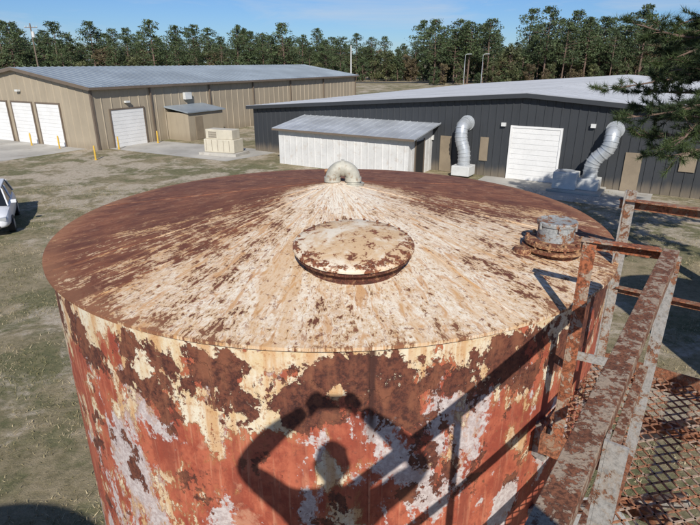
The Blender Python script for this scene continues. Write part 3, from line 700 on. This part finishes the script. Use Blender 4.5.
# ------------------------------------------------------------ grass blades
N=190000
xy=np.empty((N,2)); xy[:,0]=rng.uniform(-22,14,N); xy[:,1]=3+26*rng.random(N)**1.2
cl=np.sin(xy[:,0]*1.7+np.sin(xy[:,1]*1.3)*2)+np.sin(xy[:,1]*2.1+np.sin(xy[:,0]*.9)*2)+rng.normal(size=N)*1.2
xy=xy[cl>.3]; N=len(xy)
ins=((xy[:,0]-TC[0])**2+(xy[:,1]-TC[1])**2)>4.4; xy=xy[ins]; N=len(xy)
an=rng.uniform(0,6.28,N); hh=rng.uniform(.015,.07,N); w=rng.uniform(.006,.014,N); ln=rng.normal(size=(N,2))*.04
v=np.empty((N,3,3)); v[:,0,0]=xy[:,0]-np.cos(an)*w; v[:,0,1]=xy[:,1]-np.sin(an)*w; v[:,0,2]=0
v[:,1,0]=xy[:,0]+np.cos(an)*w; v[:,1,1]=xy[:,1]+np.sin(an)*w; v[:,1,2]=0
v[:,2,:2]=xy+ln; v[:,2,2]=hh
me=bpy.data.meshes.new('grass'); me.vertices.add(N*3); me.vertices.foreach_set('co',v.ravel()); me.loops.add(N*3); me.loops.foreach_set('vertex_index',np.arange(N*3,dtype=np.int32))
me.polygons.add(N); me.polygons.foreach_set('loop_start',np.arange(0,N*3,3,dtype=np.int32)); me.update(); me.validate(); me.materials.append(M_grass)
C.objects.link(bpy.data.objects.new('grass',me))
# ------------------------------------------------------------ photographer (stands on the platform, holding the phone at the camera)
ph=empty('photographer')
M_shirt=simple('shirt',(.10,.13,.20),.85,.15,6); M_pants=simple('work_trousers',(.09,.08,.06),.9,.15,6); M_skin=simple('skin',(.45,.27,.19),.55,.06,8); M_hair=simple('hair',(.05,.035,.025),.8,.2,20); M_boot=simple('boots',(.05,.035,.025),.6,.2,8)
def skin(name,verts,edges,rad,root=0,lv=2):
    me=bpy.data.meshes.new(name); me.from_pydata([tuple(q) for q in verts],edges,[]); o=bpy.data.objects.new(name,me); C.objects.link(o)
    m=o.modifiers.new('Skin','SKIN'); m.use_smooth_shade=True
    sv=me.skin_vertices[0].data
    for i,r in enumerate(rad): sv[i].radius=(r,r) if not isinstance(r,tuple) else r
    sv[root].use_root=True
    s=o.modifiers.new('S','SUBSURF'); s.levels=lv; s.render_levels=lv
    dg=bpy.context.evaluated_depsgraph_get(); dg.update(); ne=bpy.data.meshes.new_from_object(o.evaluated_get(dg)); 
    bpy.data.objects.remove(o); o=bpy.data.objects.new(name,ne); C.objects.link(o); o.parent=ph
    ne.polygons.foreach_set('use_smooth',[True]*len(ne.polygons)); return o
bx,by=.0,-.40; F=ZF+.02
V0=[(bx,by,F+.95),(bx,by+.0,F+1.10),(bx,by+.0,F+1.28),(bx,by+.0,F+1.42),(bx,by+.02,F+1.50),(bx,by+.04,F+1.56),
 (bx-.20,by,F+1.42),(0,0,0),(0,0,0),(0,0,0),
 (bx+.20,by,F+1.42),(0,0,0),(0,0,0),(0,0,0),
 (bx-.10,by,F+.88),(bx-.13,by+.02,F+.48),(bx-.14,by-.01,F+.10),(bx-.15,by+.14,F+.04),
 (bx+.10,by,F+.88),(bx+.13,by+.02,F+.48),(bx+.14,by-.01,F+.10),(bx+.15,by+.14,F+.04)]
V0[7]=(bx-.45,by+.17,H-.26); V0[11]=(bx+.45,by+.17,H-.26); V0[8]=(bx-.28,by+.27,H-.13); V0[12]=(bx+.28,by+.27,H-.13); V0[9]=(bx-.125,by+.345,H-.045); V0[13]=(bx+.125,by+.345,H-.045)
E0=[(0,1),(1,2),(2,3),(3,4),(4,5),(3,6),(6,7),(7,8),(8,9),(3,10),(10,11),(11,12),(12,13),(0,14),(14,15),(15,16),(16,17),(0,18),(18,19),(19,20),(20,21)]
R0=[(.17,.13),(.17,.13),(.19,.13),(.17,.12),.070,.062,.088,.066,.055,.033,.088,.066,.055,.033,.095,.065,.05,.045,.095,.065,.05,.045]
bo=skin('body',V0,E0,R0,0)
for mt in (M_shirt,M_pants,M_skin,M_boot): bo.data.materials.append(mt)
for p in bo.data.polygons:
    c=p.center; k=0
    if c.z<F+.95: k=1
    if c.z<F+.13: k=3
    if c.z>F+1.49 and abs(c.x-bx)<.09 and c.y<by+.12: k=2
    if abs(c.x-bx)<.20 and c.y>by+.25: k=2
    p.material_index=k
mb=MB(); hc=Vector((bx,by+.05,F+1.655)); vs=[]; segs=32; rings=24
for i in range(rings+1):
    ph_=math.pi*i/rings
    for j in range(segs):
        th=2*math.pi*j/segs; x_=math.sin(ph_)*math.sin(th); y_=math.sin(ph_)*math.cos(th); z_=math.cos(ph_)
        px=x_*.076*(1-.22*max(0,-z_)); py=y_*.095*(1-.12*max(0,-z_)); pz=z_*.118
        if y_>.3:
            py+=.022*math.exp(-((x_/.18)**2+((z_+.12)/.16)**2))
            py+=.006*math.exp(-((x_/.35)**2+((z_+.50)/.08)**2))
            py-=.008*math.exp(-(((abs(x_)-.36)/.16)**2+((z_-.05)/.10)**2))
            py+=.008*math.exp(-((x_/.4)**2+((z_+.85)/.15)**2))
        vs.append(hc+Vector((px,py,pz)))
mb.add(vs,[(i*segs+j,i*segs+(j+1)%segs,(i+1)*segs+(j+1)%segs,(i+1)*segs+j) for i in range(rings) for j in range(segs)]); mb.obj('head',M_skin,ph,True)
mb=MB()
for s in (-1,1): mb.lathe([(.001,.012),(.018,.010),(.028,0),(.018,-.01)],14,Matrix.Rotation(math.radians(90),3,'Y')@Matrix.Scale(1.25,3,(1,0,0)),hc+Vector((s*.078,-.005,0)))
mb.obj('ears',M_skin,ph,True)
mb=MB(); vs=[]
for i in range(13):
    ph_=math.pi*.56*i/12
    for j in range(segs):
        th=2*math.pi*j/segs; y_=math.sin(ph_)*math.cos(th)
        vs.append(hc+Vector((math.sin(ph_)*math.sin(th)*.083,math.sin(ph_)*math.cos(th)*(.102 if y_<.6 else .094),math.cos(ph_)*.126 if (y_<.55 or math.cos(ph_)>.5) else .5*.126)))
mb.add(vs,[(i*segs+j,i*segs+(j+1)%segs,(i+1)*segs+(j+1)%segs,(i+1)*segs+j) for i in range(12) for j in range(segs)]); mb.obj('hair',M_hair,ph,True)
mb=MB()
for s in (-1,1): mb.lathe([(.001,.011),(.008,.008),(.011,0),(.008,-.008),(.001,-.011)],12,None,hc+Vector((s*.029,.083,.006)))
mb.obj('eyes',M_dark,ph,True)
mb=MB(); mb.box((0,-.052,H-.005),(.155,.009,.075)); mb.obj('phone',M_dark,ph,bevel=.003)
for s in (-1,1):
    w_=Vector((s*.125,-.055,H-.045)); vv=[w_,w_+Vector((-s*.02,.0,.035))]; ee=[(0,1)]; rr=[.028,.026]
    for i in range(4):
        b=len(vv); zz=H+.028-.022*i; L=(.9,1,.95,.8)[i]
        vv+= [Vector((s*.098,-.050,zz-.004)),Vector((s*.086,-.034,zz)),Vector((s*(.086-.022*L),-.036,zz+.004)),Vector((s*(.086-.036*L),-.042,zz+.006))]
        ee+=[(1,b),(b,b+1),(b+1,b+2),(b+2,b+3)]; rr+=[.012,.0095,.009,.0075]
    b=len(vv); vv+=[Vector((s*.092,-.072,H-.035)),Vector((s*.066,-.070,H-.020)),Vector((s*.046,-.066,H-.010))]; ee+=[(0,b),(b,b+1),(b+1,b+2)]; rr+=[.014,.011,.009]
    o=skin('hand',vv,ee,rr,0,1); o.data.materials.append(M_skin)
print('done')
